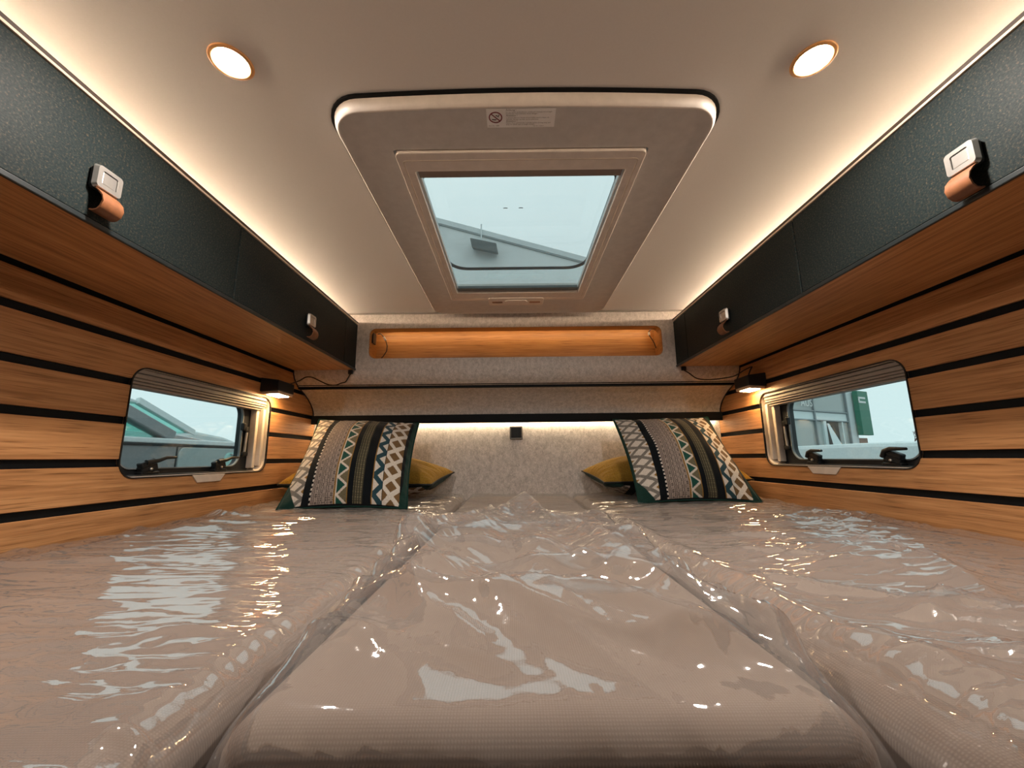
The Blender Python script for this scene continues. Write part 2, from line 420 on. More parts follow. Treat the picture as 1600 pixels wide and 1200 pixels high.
bar = struct(mk('trim_1', MB().box(XL, XR, 2.018, YB, .180, .2145, .002), M['black'], None, (0, 2.03, .2)))
mk('headboard_led', MB().box(XL+.02, XR-.02, 2.036, 2.046, .1755, .1795), M['headled'], bar)
mk('bar_lip', MB().box(XL, XR, 2.018, 2.030, .172, .180, .002), M['black'], bar)
struct(mk('trim_2', MB().box(XL+.0, XR, YF-.006, YF+.002, ZC-.007, ZC-.001), plain('ceiling_edge_bead', (.25, .22, .19), .5), None, (0, YF, ZC)))

# ------------------------------------------------------------------ overhead cabinets
for s in (-1, 1):
    side = 'left' if s < 0 else 'right'; XW = XL if s < 0 else XR; F = FACE[s]
    i = -s                      # towards the room
    cb = thing('overhead_cabinet', (F, 1.0, .402), 'charcoal overhead cabinet with bamboo underside above the window showing the %s' % ('grey car' if s < 0 else 'glass building'), 'cabinet', 'overhead cabinets')
    mk('carcass', MB().box(XW+i*.002, F-i*.0300, YN+.01, YF-.001, .412, .612), M['black'], cb)
    mk('bottom_panel', MB().box(XW+i*.002, F-i*.004, YN+.01, YF-.001, .402, .4118, .001), M['wood_flat'], cb)
    mk('bottom_edge', MB().box(F-i*.0035, F+i*.003, YN+.01, YF-.001, .3985, .4078, .0015), plain('black_edge_'+side, (.008, .012, .013), .4), cb)
    for ya, yb in ((.300, .9925), (.9975, 1.690)):
        dr = mk('door', MB().box(F-i*.019, F, ya, yb, .4095, .612, .0010), M['charcoal'], cb)
        yc = .640 if ya < .5 else 1.376
        if s > 0: yc = .592 if ya < .5 else 1.357
        zc = .482 if s < 0 else .470
        if ya > .5: zc = .482 if s < 0 else .478
        mk('latch_base', MB().box(F, F+i*.010, yc-.022, yc+.020, zc-.022, zc+.018, .004), M['black_soft'], dr)
        pl = MB().ring(rrect(yc-.0235, yc+.0235, zc-.0215, zc+.0215, .006), rrect(yc-.0135, yc+.0135, zc-.0115, zc+.0125, .003), F+i*.009, F+i*.0165, 'x', rrect(yc-.0215, yc+.0215, zc-.0195, zc+.0195, .006))
        mk('latch_plate', pl, M['alu'], dr)
        mk('latch_button', MB().box(F+i*.008, F+i*.0150, yc-.0127, yc+.0127, zc-.0107, zc+.0117, .0015), M['alu'], dr)
        zb = zc-.0215
        p = [(.0075, zb+.012), (.012, zb+.001), (.020, zb-.006), (.0275, zb-.015), (.0305, zb-.026), (.027, zb-.037), (.020, zb-.0425), (.014, zb-.0435), (.008, zb-.0425)]
        q = [(a-.0024 if k < 6 else a, b-.0002 if k < 4 else b+.0024) for k, (a, b) in enumerate(p)]
        mk('pull_strap', MB().sweep([(F+i*a, b) for a, b in p], yc-.0185, yc+.0185, 'y').sweep([(F+i*a, b) for a, b in q], yc-.0185, yc+.0185, 'y')
           .add([(F+i*a, yy, b) for yy in (yc-.0185, yc+.0185) for a, b in p+q], [(k+h*18, k+1+h*18, k+10+h*18, k+9+h*18) for h in (0, 1) for k in range(8)]), M['leather'], dr, recalc=False)
    mk('end_filler', MB().box(F-i*.019, F, 1.6935, YF-.001, .4095, .612, .0015), M['charcoal'], cb)
    mk('edge_profile', MB().box(F-i*.015, F+i*.003, YN+.01, YF-.001, .6135, .6185, .0008), M['trimcream'], cb)
    mk('top_board', MB().box(XW+i*.002, F+i*.002, YN+.01, YF-.001, .6190, .6265), plain('dark_brown_top_'+side, (.035, .020, .012), .6), cb)
    mk('led_strip', MB().box(F-i*.162, F-i*.160, YN+.05, YF-.01, .6266, .6366), M['led'], cb)

# ------------------------------------------------------------------ roof window
def floop(d, bow=.012):
    x0, x1, y0, y1 = -.352+d, .410-d, .664+d, 1.775-d
    cx, hw = (x0+x1)/2, (x1-x0)/2
    pts = []
    base = rrect(x0, x1, y0, y1, max(.012, .062-d), 8)
    n = 9                                                # extra points on the near and far sides so they can bow
    out = []
    for i, p in enumerate(base):
        out.append(p); q = base[(i+1) % len(base)]
        if abs(p[0]-q[0]) > .2: out += [(p[0]+(q[0]-p[0])*k/n, p[1]+(q[1]-p[1])*k/n) for k in range(1, n)]
    for x, y in out:
        w = max(0, 1-((x-cx)/hw)**2)
        pts.append((x, y-bow*w*(1 if y < 1 else .0)))
    return pts
def match(loop, x0, x1, y0, y1):
    """points on a rectangle that pair up with the points of loop"""
    lx = [p[0] for p in loop]; ly = [p[1] for p in loop]
    a0, a1, b0, b1 = min(lx), max(lx), min(ly), max(ly); res = []
    for x, y in loop:
        u, v = 2*(x-a0)/(a1-a0)-1, 2*(y-b0)/(b1-b0)-1
        k = 1/max(abs(u), abs(v)); u, v = max(-1, min(1, u*k)), max(-1, min(1, v*k))
        res.append((x0+(u+1)/2*(x1-x0), y0+(v+1)/2*(y1-y0)))
    return res
sky = sempty('window_3', (.03, 1.2, ZC))
mb = MB(); steps = [(-.002, .6705), (0, .662), (.0008, .655), (.0028, .6495), (.0058, .6455), (.0092, .6440), (.0098, .6450)]
loops = [floop(d) for d, z in steps]; n = len(loops[0])
mb.add([(x, y, z) for L, (d, z) in zip(loops, steps) for x, y in L], [(k*n+i, k*n+(i+1) % n, (k+1)*n+(i+1) % n, (k+1)*n+i) for k in range(len(steps)-1) for i in range(n)], True)
mk('outer_rim', mb, M['skyframe'], sky, recalc=False)
L0 = floop(.0096)
mk('trim_panel', MB().ring(L0, match(L0, -.250, .293, .765, 1.605), .6448, .662, 'z'), M['skypanel'], sky)
mk('shadow_gap', MB().ring(floop(-.007), floop(.01), .6660, .6708, 'z'), M['black'], sky)
mk('blind_frame', MB().ring(rrect(-.248, .291, .768, 1.600, .012), rrect(-.216, .259, .826, 1.522, .004), .6390, .660, 'z', rrect(-.248, .291, .768, 1.600, .012), rrect(-.216, .259, .826, 1.522, .004)), M['skyframe'], sky, bevel=.002)
mk('blind_frame_step', MB().ring(rrect(-.236, .279, .790, 1.580, .008), rrect(-.2335, .2765, .7925, 1.5775, .007), .6384, .6392, 'z'), M['cream'], sky)
mk('blind_bar', MB().box(-.214, .257, .832, .860, .6485, .6555, .002), plain('blind_bar_brown', (.22, .17, .15), .4), sky)
mk('blind_bar', MB().box(-.214, .257, 1.498, 1.521, .648, .660, .002), plain('blind_bar_grey', (.16, .18, .18), .4), sky)
mk('insect_screen', MB().box(-.216, .259, .845, 1.50, .6560, .6565), M['screen'], sky)
for xx in (-.214, .2535): mk('screen_rail', MB().box(xx, xx+.0035, .832, 1.52, .650, .664), M['white'], sky)
lk = mk('lock_plate', MB().prism(rrect(-.098, .128, 1.572, 1.650, .012, 5), .6365, .645, 'z'), M['skyframe'], sky, bevel=.0015)
mk('lock_slider', MB().prism(rrect(-.030, .062, 1.590, 1.632, .016, 6), .6340, .637, 'z'), M['skyframe'], lk, bevel=.001)
mk('lock_slot', MB().prism(rrect(-.084, -.040, 1.606, 1.622, .006, 4), .6358, .6367, 'z'), plain('slot_brown', (.20, .10, .06), .5), lk)
mk('lock_slot', MB().prism(rrect(.070, .116, 1.606, 1.622, .006, 4), .6358, .6367, 'z'), plain('slot_tan', (.36, .19, .12), .5), lk)
def mk_milk():
    m = N('milky_acrylic'); a = m.n('BsdfTranslucent'); a.inputs[0].default_value = (.84, .92, .91, 1)
    b = m.n('BsdfDiffuse'); b.inputs[0].default_value = (.8, .84, .83, 1); x = m.n('MixShader'); x.inputs[0].default_value = .25
    m.l(a.outputs[0], x.inputs[1]); m.l(b.outputs[0], x.inputs[2])
    t = m.n('BsdfTransparent'); y = m.n('MixShader'); y.inputs[0].default_value = .8; m.l(x.outputs[0], y.inputs[1]); m.l(t.outputs[0], y.inputs[2])
    m.l(y.outputs[0], m.out.inputs[0]); return m.m
M['milk'] = mk_milk()
mk('shaft', MB().ring(rrect(SX0-.003, SX1+.003, SY0-.003, SY1+.003, .031), rrect(SX0, SX1, SY0, SY1, .03), .671, .742, 'z'), M['milk'], sky)
fo, fi = rrect(SX0, SX1, SY0, SY1, .03), rrect(-.246, .289, .93, 1.522, .075)
mk('flange', MB().ring(fo, fi, .7400, .7425, 'z'), M['milk'], sky)
mk('flange_step', MB().box(-.10, .13, 1.560, 1.590, .7385, .740, .0005), M['milk'], sky)
mk('dome_gasket', MB().ring(rrect(-.247, .290, .929, 1.523, .076), rrect(-.239, .282, .937, 1.513, .070), .7365, .7440, 'z'), M['rubber'], sky)
dm = rrect(-.33, .375, .77, 1.65, .08); mb = MB()
lv = [(0, .744), (.004, .760), (.02, .776), (.06, .786), (.16, .792)]
def sh(d):
    return rrect(-.33+d, .375-d, .77+d, 1.65-d, max(.02, .08-d*.4))
Ls = [sh(d) for d, z in lv]; nn = len(Ls[0])
mb.add([(x, y, z) for L, (d, z) in zip(Ls, lv) for x, y in L], [(k*nn+i, k*nn+(i+1) % nn, (k+1)*nn+(i+1) % nn, (k+1)*nn+i) for k in range(len(lv)-1) for i in range(nn)], True)
mb.add([(x, y, .792) for x, y in Ls[-1]], [tuple(range(nn))], True)
mk('dome', mb, M['dome'], sky, recalc=False)
for xx in (-.018, .029): mk('dark_arc', MB().tube([(xx-.006, 1.131, .748), (xx, 1.134, .7505), (xx+.006, 1.131, .748)], .0012, 6), M['black_soft'], sky)  # two small dark arcs just inside the dome

# warning sticker
def text_mesh(body, size, M4, align='LEFT'):
    cu = bpy.data.curves.new('t', 'FONT'); cu.body = body; cu.size = size; cu.align_x = align; cu.resolution_u = 2
    ob = bpy.data.objects.new('t', cu); col.objects.link(ob); bpy.context.view_layer.update()
    me = bpy.data.meshes.new_from_object(ob.evaluated_get(bpy.context.evaluated_depsgraph_get()))
    vs = [M4 @ v.co for v in me.vertices]; fs = [tuple(p.vertices) for p in me.polygons]
    bpy.data.objects.remove(ob); bpy.data.curves.remove(cu); bpy.data.meshes.remove(me); return vs, fs
stz = .6446
stk = thing('warning_sticker', (.02, .69, stz), 'small pale warning sticker with red crossed-out circle on the roof window frame', 'sticker')
STX0, STX1, STY0, STY1 = -.0455, .0860, .6640, .7075
mk('sticker_sheet', MB().box(STX0, STX1, STY0, STY1, stz-.0008, stz), plain('sticker_paper', (.97, .96, .95), .5), stk)
# seen from below, looking forward: right is +x, up in the picture is towards the camera (-y)
def SM(x, y, z=stz-.0011): return Matrix(((1, 0, 0, x), (0, -1, 0, y), (0, 0, -1, z), (0, 0, 0, 1)))
ink = plain('sticker_ink', (.10, .075, .07), .6); red = plain('sticker_red', (.20, .02, .03), .5)
mb = MB()
lines = [('Achtung !', .0050, .6675), ('Vor der Abfahrt das Dachfenster und Jalousien schliessen und verriegeln.', .0030, .6718), ('Dachhaube nicht betreten. Nicht ablegen !', .0036, .6758),
         ('Attention !', .0050, .6805), ('La fenetre doit etre fermee et verrouillee avant le depart du', .0034, .6850), ('vehicule. Ne pas marcher sur le lanterneau.', .0036, .6890),
         ('Attention !', .0050, .6935), ('Please close and lock the roof light before driving away and', .0036, .6975), ('keep the blinds open in bright sunlight.', .0036, .7012)]
for tx, sz, yy in lines:
    vs, fs = text_mesh(tx, sz, SM(-.0085, yy)); mb.add(vs, fs)
vs, fs = text_mesh('Art.-Nr. 1080', .0036, SM(-.0425, .7040)); mb.add(vs, fs)
vs, fs = text_mesh('DE-02  11/2019', .0032, SM(.0450, .7052)); mb.add(vs, fs)
mk('sticker_print', mb, ink, stk, recalc=False)
cx, cy, rr = -.0285, .6830, .0130
mb = MB().ring([(cx+rr*math.cos(t), cy+rr*math.sin(t)) for t in np.linspace(0, 2*PI, 40, False)], [(cx+.84*rr*math.cos(t), cy+.84*rr*math.sin(t)) for t in np.linspace(0, 2*PI, 40, False)], stz-.0014, stz-.0009, 'z')
mb.obox((cx, cy, stz-.00125), (rr*.62, rr*.62, 0), (-.0007, .0007, 0), (0, 0, .0002))
mk('prohibition_mark', mb, red, stk)
mb = MB()
for dx, dy, w in ((-.005, .005, .0022), (-.001, .0055, .0025), (.002, -.004, .0018), (.005, -.002, .0015), (.0065, -.005, .0012)): mb.box(cx+dx-w, cx+dx+w, cy+dy-.0011, cy+dy+.0011, stz-.0012, stz-.0009)
mk('pictogram', mb, ink, stk)

# ------------------------------------------------------------------ round ceiling lamps
for k, (x, y, lab) in enumerate(((-.476, .589, 'round warm recessed ceiling lamp nearer the left cabinet'), (.523, .598, 'round warm recessed ceiling lamp nearer the right cabinet'))):
    d = thing('ceiling_lamp', (x, y, ZC), lab, 'lamp', 'round recessed ceiling lamps')
    mk('lamp_ring', MB().lathe([(.0335, 0), (.0345, -.0012), (.0330, -.0030), (.0285, -.0034), (.0262, -.0024), (.0258, .0002)], (x, y, ZC), 48), M['ring_glow'], d, recalc=False)
    mk('lamp_lens', MB().lathe([(.0001, -.0022), (.018, -.0021), (.0260, -.0012)], (x, y, ZC), 40), M['lens'], d, recalc=False)

# ------------------------------------------------------------------ reading lamps with their cables
for s in (-1, 1):
    XW = XL if s < 0 else XR; i = -s
    ya, yb = (1.588, 1.705) if s < 0 else (1.640, 1.748)
    zb = .262 if s < 0 else .272
    d = thing('reading_lamp', (XW, (ya+yb)/2, .29), 'small black reading lamp on the wall at the %s window' % ('left' if s < 0 else 'right'), 'lamp', 'wall reading lamps')
    X1 = XW+i*.074
    hs = MB().prism([(XW+i*.0005, zb+.006), (X1, zb+.010), (X1, zb+.052), (XW+i*.0005, zb+.062)], ya, yb, 'y')
    mk('housing', hs, M['black_soft'], d, bevel=.003)
    mk('light_rim', MB().prism([(XW+i*.006, zb-.004), (X1-i*.002, zb-.001), (X1-i*.002, zb+.0095), (XW+i*.006, zb+.0055)], ya+.004, yb-.004, 'y'), plain('lamp_rim_%d' % s, (.55, .40, .28), .4), d, bevel=.001)
    mk('lens', MB().prism([(XW+i*.020, zb-.006), (X1-i*.012, zb-.004), (X1-i*.012, zb-.0008), (XW+i*.020, zb-.0028)], ya+.018, yb-.018, 'y'), M['readlens'], d)
    zz = .005
    if s < 0:
        pts = [(-.94, 1.70, .318), (-.945, 1.775, .345), (-.93, 1.80, .366), (-.905, 1.806, .366), (-.875, 1.812, .352), (-.835, 1.814, .334), (-.80, 1.814, .331), (-.775, 1.814, .340), (-.757, 1.814, .345), (-.745, 1.814, .365), (-.736, 1.815, .384)]
    else:
        pts = [(.985, 1.690, .326), (.992, 1.68, .352), (1.005, 1.69, .368), (.995, 1.73, .362), (.975, 1.765, .346), (.95, 1.80, .343), (.905, 1.813, .339), (.865, 1.814, .338), (.825, 1.814, .345), (.795, 1.814, .368), (.772, 1.815, .383)]
    # smooth the path
    P = [Vector(p) for p in pts]; path = []
    for k in range(len(P)-1):
        p0, p1, p2, p3 = P[max(0, k-1)], P[k], P[k+1], P[min(len(P)-1, k+2)]
        for t in np.linspace(0, 1, 6, False):
            path.append(.5*((2*p1)+(p2-p0)*t+(2*p0-5*p1+4*p2-p3)*t*t+(3*p1-p0-3*p2+p3)*t**3))
    path.append(P[-1])
    mk('cable', MB().tube(path, .0028, 8), M['black_soft'], d)
    px = P[-1].x
    mk('plug', MB().box(px-.010, px+.010, YF-.012, YF-.0002, .381, .399, .002), M['black_soft'], d)

# loose wires in the niche
for s in (-1, 1):
    if s < 0: cxs = -.652; pts = [(-.645, 1.885, .590), (-.632, 1.885, .592), (-.618, 1.885, .578), (-.605, 1.885, .556), (-.598, 1.885, .530), (-.600, 1.885, .505), (-.615, 1.885, .480), (-.632, 1.885, .462)]
    else: cxs = .6780; pts = [(.674, 1.885, .600), (.660, 1.885, .598), (.650, 1.885, .586), (.652, 1.885, .568), (.664, 1.885, .548), (.673, 1.885, .530), (.680, 1.885, .505)]
    w = thing('loose_wire', (cxs, 1.885, .46), 'loose black wire with white connector hanging at the %s end of the lit wooden niche' % ('left' if s < 0 else 'right'), 'wire', 'loose wires in the niche')
    mk('wire', MB().tube(pts, .0022, 8), M['black_soft'], w)
    a, b = (Vector(pts[2]), Vector(pts[3])); c = (a+b)/2; h = (b-a)/2*.8
    mk('connector', MB().obox(c, h, (0, .004, 0), h.cross(Vector((0, 1, 0))).normalized()*.0045, .001), plain('connector_white_%d' % s, (.75, .70, .62), .35), w)
    if s < 0: mk('junction_box', MB().box(-.6605, -.652, 1.845, 1.885, .535, .588, .002), M['black_soft'], w)

# socket in the headboard
so = thing('wall_socket', (.0125, YB, .123), 'small square black socket with grey frame in the felt headboard', 'socket')
mk('socket_frame', MB().ring(rrect(-.020, .044, .0915, .155, .004), rrect(-.0135, .0375, .098, .1485, .003), YB-.010, YB-.0002, 'y'), plain('grey_socket_frame', (.13, .12, .11), .4), so, bevel=.0015)
mk('socket_insert', MB().box(-.0135, .0375, YB-.006, YB-.0004, .098, .1485, .002), M['black_soft'], so)
mk('socket_rib', MB().box(.006, .018, YB-.0075, YB-.006, .1, .1465, .001), M['black_soft'], so)

# ------------------------------------------------------------------ mattresses under plastic film
def pn(x, y, seed):
    """gradient noise"""
    rs = np.random.RandomState(seed); g = rs.rand(256)*2*PI; pm = np.concatenate([rs.permutation(256)]*2)
    xi = np.floor(x).astype(int); yi = np.floor(y).astype(int); xf = x-xi; yf = y-yi
    def gr(i, j, dx, dy):
        a = g[pm[(pm[i & 255]+j) & 255]]; return np.cos(a)*dx+np.sin(a)*dy
    u = xf**3*(xf*(xf*6-15)+10); v = yf**3*(yf*(yf*6-15)+10)
    a = gr(xi, yi, xf, yf); b = gr(xi+1, yi, xf-1, yf); c = gr(xi, yi+1, xf, yf-1); d = gr(xi+1, yi+1, xf-1, yf-1)
    return (a+(b-a)*u+(c-a+(a-b-c+d)*u)*v if False else (a*(1-u)+b*u)*(1-v)+(c*(1-u)+d*u)*v)*1.5
def ridge(x, y, seed, p=2.0): return np.clip(1-np.abs(pn(x, y, seed))*1.6, 0, 1)**p
def streak(X, Y, ang, fa, fl, seed, p=2.0):
    c, s_ = math.cos(ang), math.sin(ang); al = X*c+Y*s_; ac = -X*s_+Y*c
    ac = ac+.010*pn(X*3, Y*3, seed+50)
    return ridge(al*fl, ac*fa, seed, p)
def seg_dist(X, Y, pts):
    d = np.full(X.shape, 9.0); 
    for (ax, ay), (bx, by) in zip(pts[:-1], pts[1:]):
        vx, vy = bx-ax, by-ay; t = np.clip(((X-ax)*vx+(Y-ay)*vy)/(vx*vx+vy*vy), 0, 1)
        d = np.minimum(d, np.hypot(X-ax-t*vx, Y-ay-t*vy))
    return d
def smooth(x, a, b):
    t = np.clip((x-a)/(b-a), 0, 1); return t*t*(3-2*t)
def prof(a, lo, hi, r, drop):
    """arc length -> (position, drop below the top)"""
    q = PI*r/2; L = 2*drop+2*q+(hi-lo-2*r)
    pos = np.empty_like(a); dz = np.zeros_like(a)
    b = np.where(a > L/2, L-a, a)
    p = np.where(b < drop, 0, np.where(b < drop+q, r-r*np.cos(np.clip((b-drop)/r, 0, PI/2)), r+b-drop-q))
    dz = np.where(b < drop, r+drop-b, np.where(b < drop+q, r-r*np.sin(np.clip((b-drop)/r, 0, PI/2)), 0))
    pos = np.where(a > L/2, hi-p, lo+p); return pos, dz, L
def sheet(x0, x1, y0, y1, zt, r, drop, step_x, step_y, hf, zoff=None):
    Lx = prof(np.zeros(1), x0, x1, r, drop)[2]; Ly = prof(np.zeros(1), y0, y1, r, drop)[2]
    a = np.linspace(0, Lx, int(Lx/step_x)+1); b = np.linspace(0, Ly, int(Ly/step_y)+1)
    px, dx, _ = prof(a, x0, x1, r, drop); py, dy, _ = prof(b, y0, y1, r, drop)
    X, Y = np.meshgrid(px, py); DX, DY = np.meshgrid(dx, dy)
    A, B = np.meshgrid(a-drop-PI*r/2+r+x0, b-drop-PI*r/2+r+y0)
    Z = zt-np.minimum(DX+DY, r+drop)
    if zoff is not None: Z = Z+zoff(X, Y)
    P = np.stack([X, Y, Z], -1)
    if hf is not None:
        du = np.gradient(P, axis=1); dv = np.gradient(P, axis=0); n = np.cross(du, dv); n /= np.linalg.norm(n, axis=-1, keepdims=True)+1e-9
        P = P+n*hf(A, B)[..., None]
    m, k = X.shape; idx = np.arange(m*k).reshape(m, k)
    F = np.stack([idx[:-1, :-1], idx[:-1, 1:], idx[1:, 1:], idx[1:, :-1]], -1).reshape(-1, 4)
    return P.reshape(-1, 3), F
def grid_obj(name, V, F, mat, parent):
    me = bpy.data.meshes.new(name); V = V-np.array(org(parent))
    me.vertices.add(len(V)); me.vertices.foreach_set('co', V.astype(np.float32).ravel())
    me.loops.add(F.size); me.loops.foreach_set('vertex_index', F.astype(np.int32).ravel())
    me.polygons.add(len(F)); me.polygons.foreach_set('loop_start', np.arange(0, F.size, F.shape[1], dtype=np.int32))
    me.polygons.foreach_set('use_smooth', np.ones(len(F), bool)); me.update(calc_edges=True)
    me.materials.append(mat); o = bpy.data.objects.new(name, me); col.objects.link(o)
    if parent: o.parent = parent
    ROOT[o.name] = org(parent); return o
def mk_knit():
    m = N('mattress_knit'); v = m.coords()
    w1 = m.n('TexWave', wave_type='BANDS', bands_direction='X'); w1.inputs['Scale'].default_value = 135; w1.inputs['Distortion'].default_value = .5
    w2 = m.n('TexWave', wave_type='BANDS', bands_direction='Y'); w2.inputs['Scale'].default_value = 135; w2.inputs['Distortion'].default_value = .5
    m.l(v, w1.inputs[0]); m.l(v, w2.inputs[0])
    g = m.mix(w1.outputs['Color'], w2.outputs['Color'])
    f = m.noise(v, 9, 4)
    c = m.ramp(f, [(.3, (.37, .285, .23)), (.7, (.415, .325, .265))])
    c = m.mix(c, m.ramp(g, [(.0, (.84, .82, .80)), (.6, (1.04, 1.04, 1.04))]))
    m.bsdf(c, .9, 0, m.bump(g, .0005, .35), .15, .1); return m.m
M['knit'] = mk_knit()
def film_bump(m):
    v = m.coords((26, 60, 40)); f = m.noise(v, 1, 4, .6)
    return m.bump(f, .0004, .5)
M['film'] = pane('clear_plastic_film', (.96, .955, .95), 2.75, .035, .12, (.86, .83, .82), 1.0, film_bump, .72, 4.2)

ZT = -.181
def crease(X, Y, pts, w, A, sd, wob=.012):
    """one fold: sharp crest, soft flank"""
    Xw = X+wob*pn(X*6, Y*6, sd); Yw = Y+wob*pn(X*6+9, Y*6, sd+1)
    d = seg_dist(Xw, Yw, pts); return A*(.55*np.exp(-d/w)+.45*np.exp(-(d/(2.2*w))**2))
def crumple(X, Y, f, sd):
    """creased facets: folded gradient noise"""
    Xw = X+.35/f*pn(X*f*.6, Y*f*.6, sd+7); Yw = Y+.35/f*pn(X*f*.6+5, Y*f*.6, sd+8)
    return np.abs(pn(Xw*f, Yw*f, sd))*.6+np.abs(pn(Xw*f*2.1+3, Yw*f*2.1, sd+1))*.28+np.abs(pn(Xw*f*4.3, Yw*f*4.3+7, sd+2))*.12
def facet(X, Y, f, sd):
    """flat creased panels: linear interpolation over a warped triangle lattice"""
    h = np.random.RandomState(sd).rand(64, 64)
    Xw = X+.16/f*pn(X*f*.3, Y*f*.3, sd+1)+9; Yw = Y+.16/f*pn(X*f*.3+4, Y*f*.3+2, sd+2)+9
    u = Xw*f+Yw*f*.577; v = Yw*f*1.155; i = np.floor(u).astype(int); j = np.floor(v).astype(int); fu = u-i; fv = v-j
    g = lambda a, b: h[a % 64, b % 64]
    a, b, c, d = g(i, j), g(i+1, j), g(i, j+1), g(i+1, j+1)
    return np.where(fu+fv < 1, a+(b-a)*fu+(c-a)*fv, d+(c-d)*(1-fu)+(b-d)*(1-fv))
def facets(X, Y, f, sd): return .62*facet(X, Y, f, sd)+.26*facet(X, Y, f*2.3, sd+3)+.12*facet(X, Y, f*5.1, sd+5)
def h_side(sign):
    def h(X, Y):
        sd = 10 if sign < 0 else 30
        u = X if sign > 0 else -X
        wall = smooth(u, .82, .99); edge = 1-smooth(u, .262, .315)
        top = smooth(u, .225 if sign < 0 else .27, .262 if sign < 0 else .30)*(1-smooth(u, .985, 1.0))
        m1 = np.clip(.5+.9*pn(X*2.1, Y*2.1, sd+1), 0, 1)
        far = smooth(Y, .75, 1.25)
        h = .0022*streak(X, Y, .10*sign, 38, 3.0, sd+2, 4)*(.35+m1)+.0012*streak(X, Y, -.16*sign, 75, 6, sd+3, 3)*(.25+.75*m1)
        h += .0055*streak(X, Y, .22*sign, 10, 2.0, sd+4, 3)*(.5+.8*far)+.007*facets(X*.45, Y*1.1, 5, sd+9)*(.45+.55*m1)
        h += .005*facets(X*.5, Y*1.5, 12, sd+5)*(.35+.65*far)
        h += wall*.014*crumple(X, Y*.7, 13, sd+6)
        h += edge*.003*streak(X, Y, 0, 26, 6, sd+8, 4)
        h += .0045*streak(X, Y, (.35 if sign < 0 else -.75), 9, 1.6, sd+11, 6)*m1
        if sign > 0:
            z1 = np.exp(-(((X-.55)/.17)**2+((Y-.72)/.20)**2)); z2 = np.exp(-(((X-.44)/.20)**2+((Y-.30)/.17)**2))
            h += z1*.040*facets(X*.8, Y, 9, 71)+z2*.055*facets(X, Y, 11, 72)
            for pts, w, A in (([(.292, 1.15), (.305, .80), (.31, .55), (.315, .36), (.325, .24)], .009, .010), ([(.345, .62), (.42, .48), (.56, .38), (.7, .33)], .008, .010), ([(.62, .78), (.60, .62), (.53, .50), (.42, .44)], .010, .011),
                              ([(.40, .34), (.46, .27), (.50, .20)], .010, .012), ([(.36, .95), (.55, .86), (.80, .82)], .012, .007)):
                h += crease(X, Y, pts, w, A, int(pts[0][0]*999) % 90+60)
        else:
            z1 = np.exp(-(((X+.60)/.20)**2+((Y-.50)/.12)**2)); h += z1*.006*crumple(X*.35, Y*1.6, 13, 74)
            z2 = np.exp(-(((X+.34)/.08)**2+((Y-.40)/.16)**2)); h += z2*.004*crumple(X, Y, 14, 75)
            for pts, w, A in (([(-.98, .72), (-.62, .80), (-.30, .84), (-.24, .82)], .010, .006), ([(-.9, 1.04), (-.5, 1.14), (-.25, 1.06)], .012, .008), ([(-.80, .36), (-.62, .40), (-.48, .36)], .009, .005),
                              ([(-.95, 1.35), (-.6, 1.42), (-.26, 1.30)], .014, .008)):
                h += crease(X, Y, pts, w, A, int(-pts[0][0]*999) % 90+60)
        return h*top+.0008*(1-top)
    return h
def h_mid(X, Y):
    top = smooth(X, -.219, -.185)*(1-smooth(X, .228, .262)); fr = 1-smooth(Y, .33, .43)
    h = .0040*streak(X, Y, -.85, 15, 1.8, 41, 5)+.0016*streak(X, Y, -.45, 34, 2.5, 48, 3)+.0006*streak(X, Y, .45, 60, 8, 42, 3)+.012*streak(X, Y, -.28, 9, 1.1, 47, 1.4)*(1-smooth(Y, .66, .85))+.009*streak(X, Y, -1.05, 8, 1.0, 46, 1.4)*smooth(Y, .6, .8)+.024*facets((X*.88-Y*.48)*.32, (X*.48+Y*.88)*1.15, 8, 43)+.010*facets((X*.3-Y*.95)*.4, (X*.95+Y*.3)*1.3, 9, 49)
    k = np.hypot(X+.10, Y-.98); h += .026*np.exp(-(k/.18)**2)*facets(X, Y, 12, 44)
    for pts, w, A in (([(.01, 1.15), (.075, .92), (.125, .75), (.165, .60), (.175, .45)], .010, .015), ([(-.20, .80), (-.06, .72), (.06, .66), (.20, .50)], .012, .012),
                      ([(-.20, .78), (-.12, .60), (.0, .48), (.14, .40)], .014, .013), ([(-.05, 1.14), (-.085, .98), (-.19, .82)], .011, .016), ([(-.20, .80), (-.05, .85), (.06, .84)], .010, .012),
                      ([(.05, 1.14), (.16, .98), (.25, .80)], .012, .012), ([(-.19, .62), (-.08, .46), (-.02, .38)], .012, .010), ([(.02, .62), (.10, .52), (.23, .42)], .012, .012), ([(-.15, .52), (.02, .43), (.10, .395), (.16, .39)], .010, .010)):
        h += 1.5*crease(X, Y, pts, w, A, int(abs(pts[0][0])*999+pts[0][1]*99) % 90+60, .02)
    for pts, w, A in (([(.0, 1.14), (-.06, .95), (-.17, .80)], .030, .018), ([(.0, 1.12), (-.05, .85), (-.10, .62)], .035, .014), ([(.02, 1.12), (.05, .80), (.02, .52)], .035, .016), ([(.03, 1.10), (.12, .82), (.15, .50)], .028, .020),
                      ([(-.18, .70), (-.02, .585), (.14, .53)], .026, .016), ([(-.16, .50), (.0, .455), (.18, .44)], .022, .013)):
        h += A*np.exp(-(seg_dist(X+.012*pn(X*5, Y*5, 91), Y+.012*pn(X*5, Y*5, 92), pts)/w)**2)*(.7+.5*pn(X*5, Y*5, 93))
    e = np.exp(-((Y-1.15)/.03)**2); h += e*.012*facets(X*2, Y, 9, 46)
    return (h*(1-.8*fr)+.003*fr*crumple(X, Y, 8, 47))*(.12+.88*top)
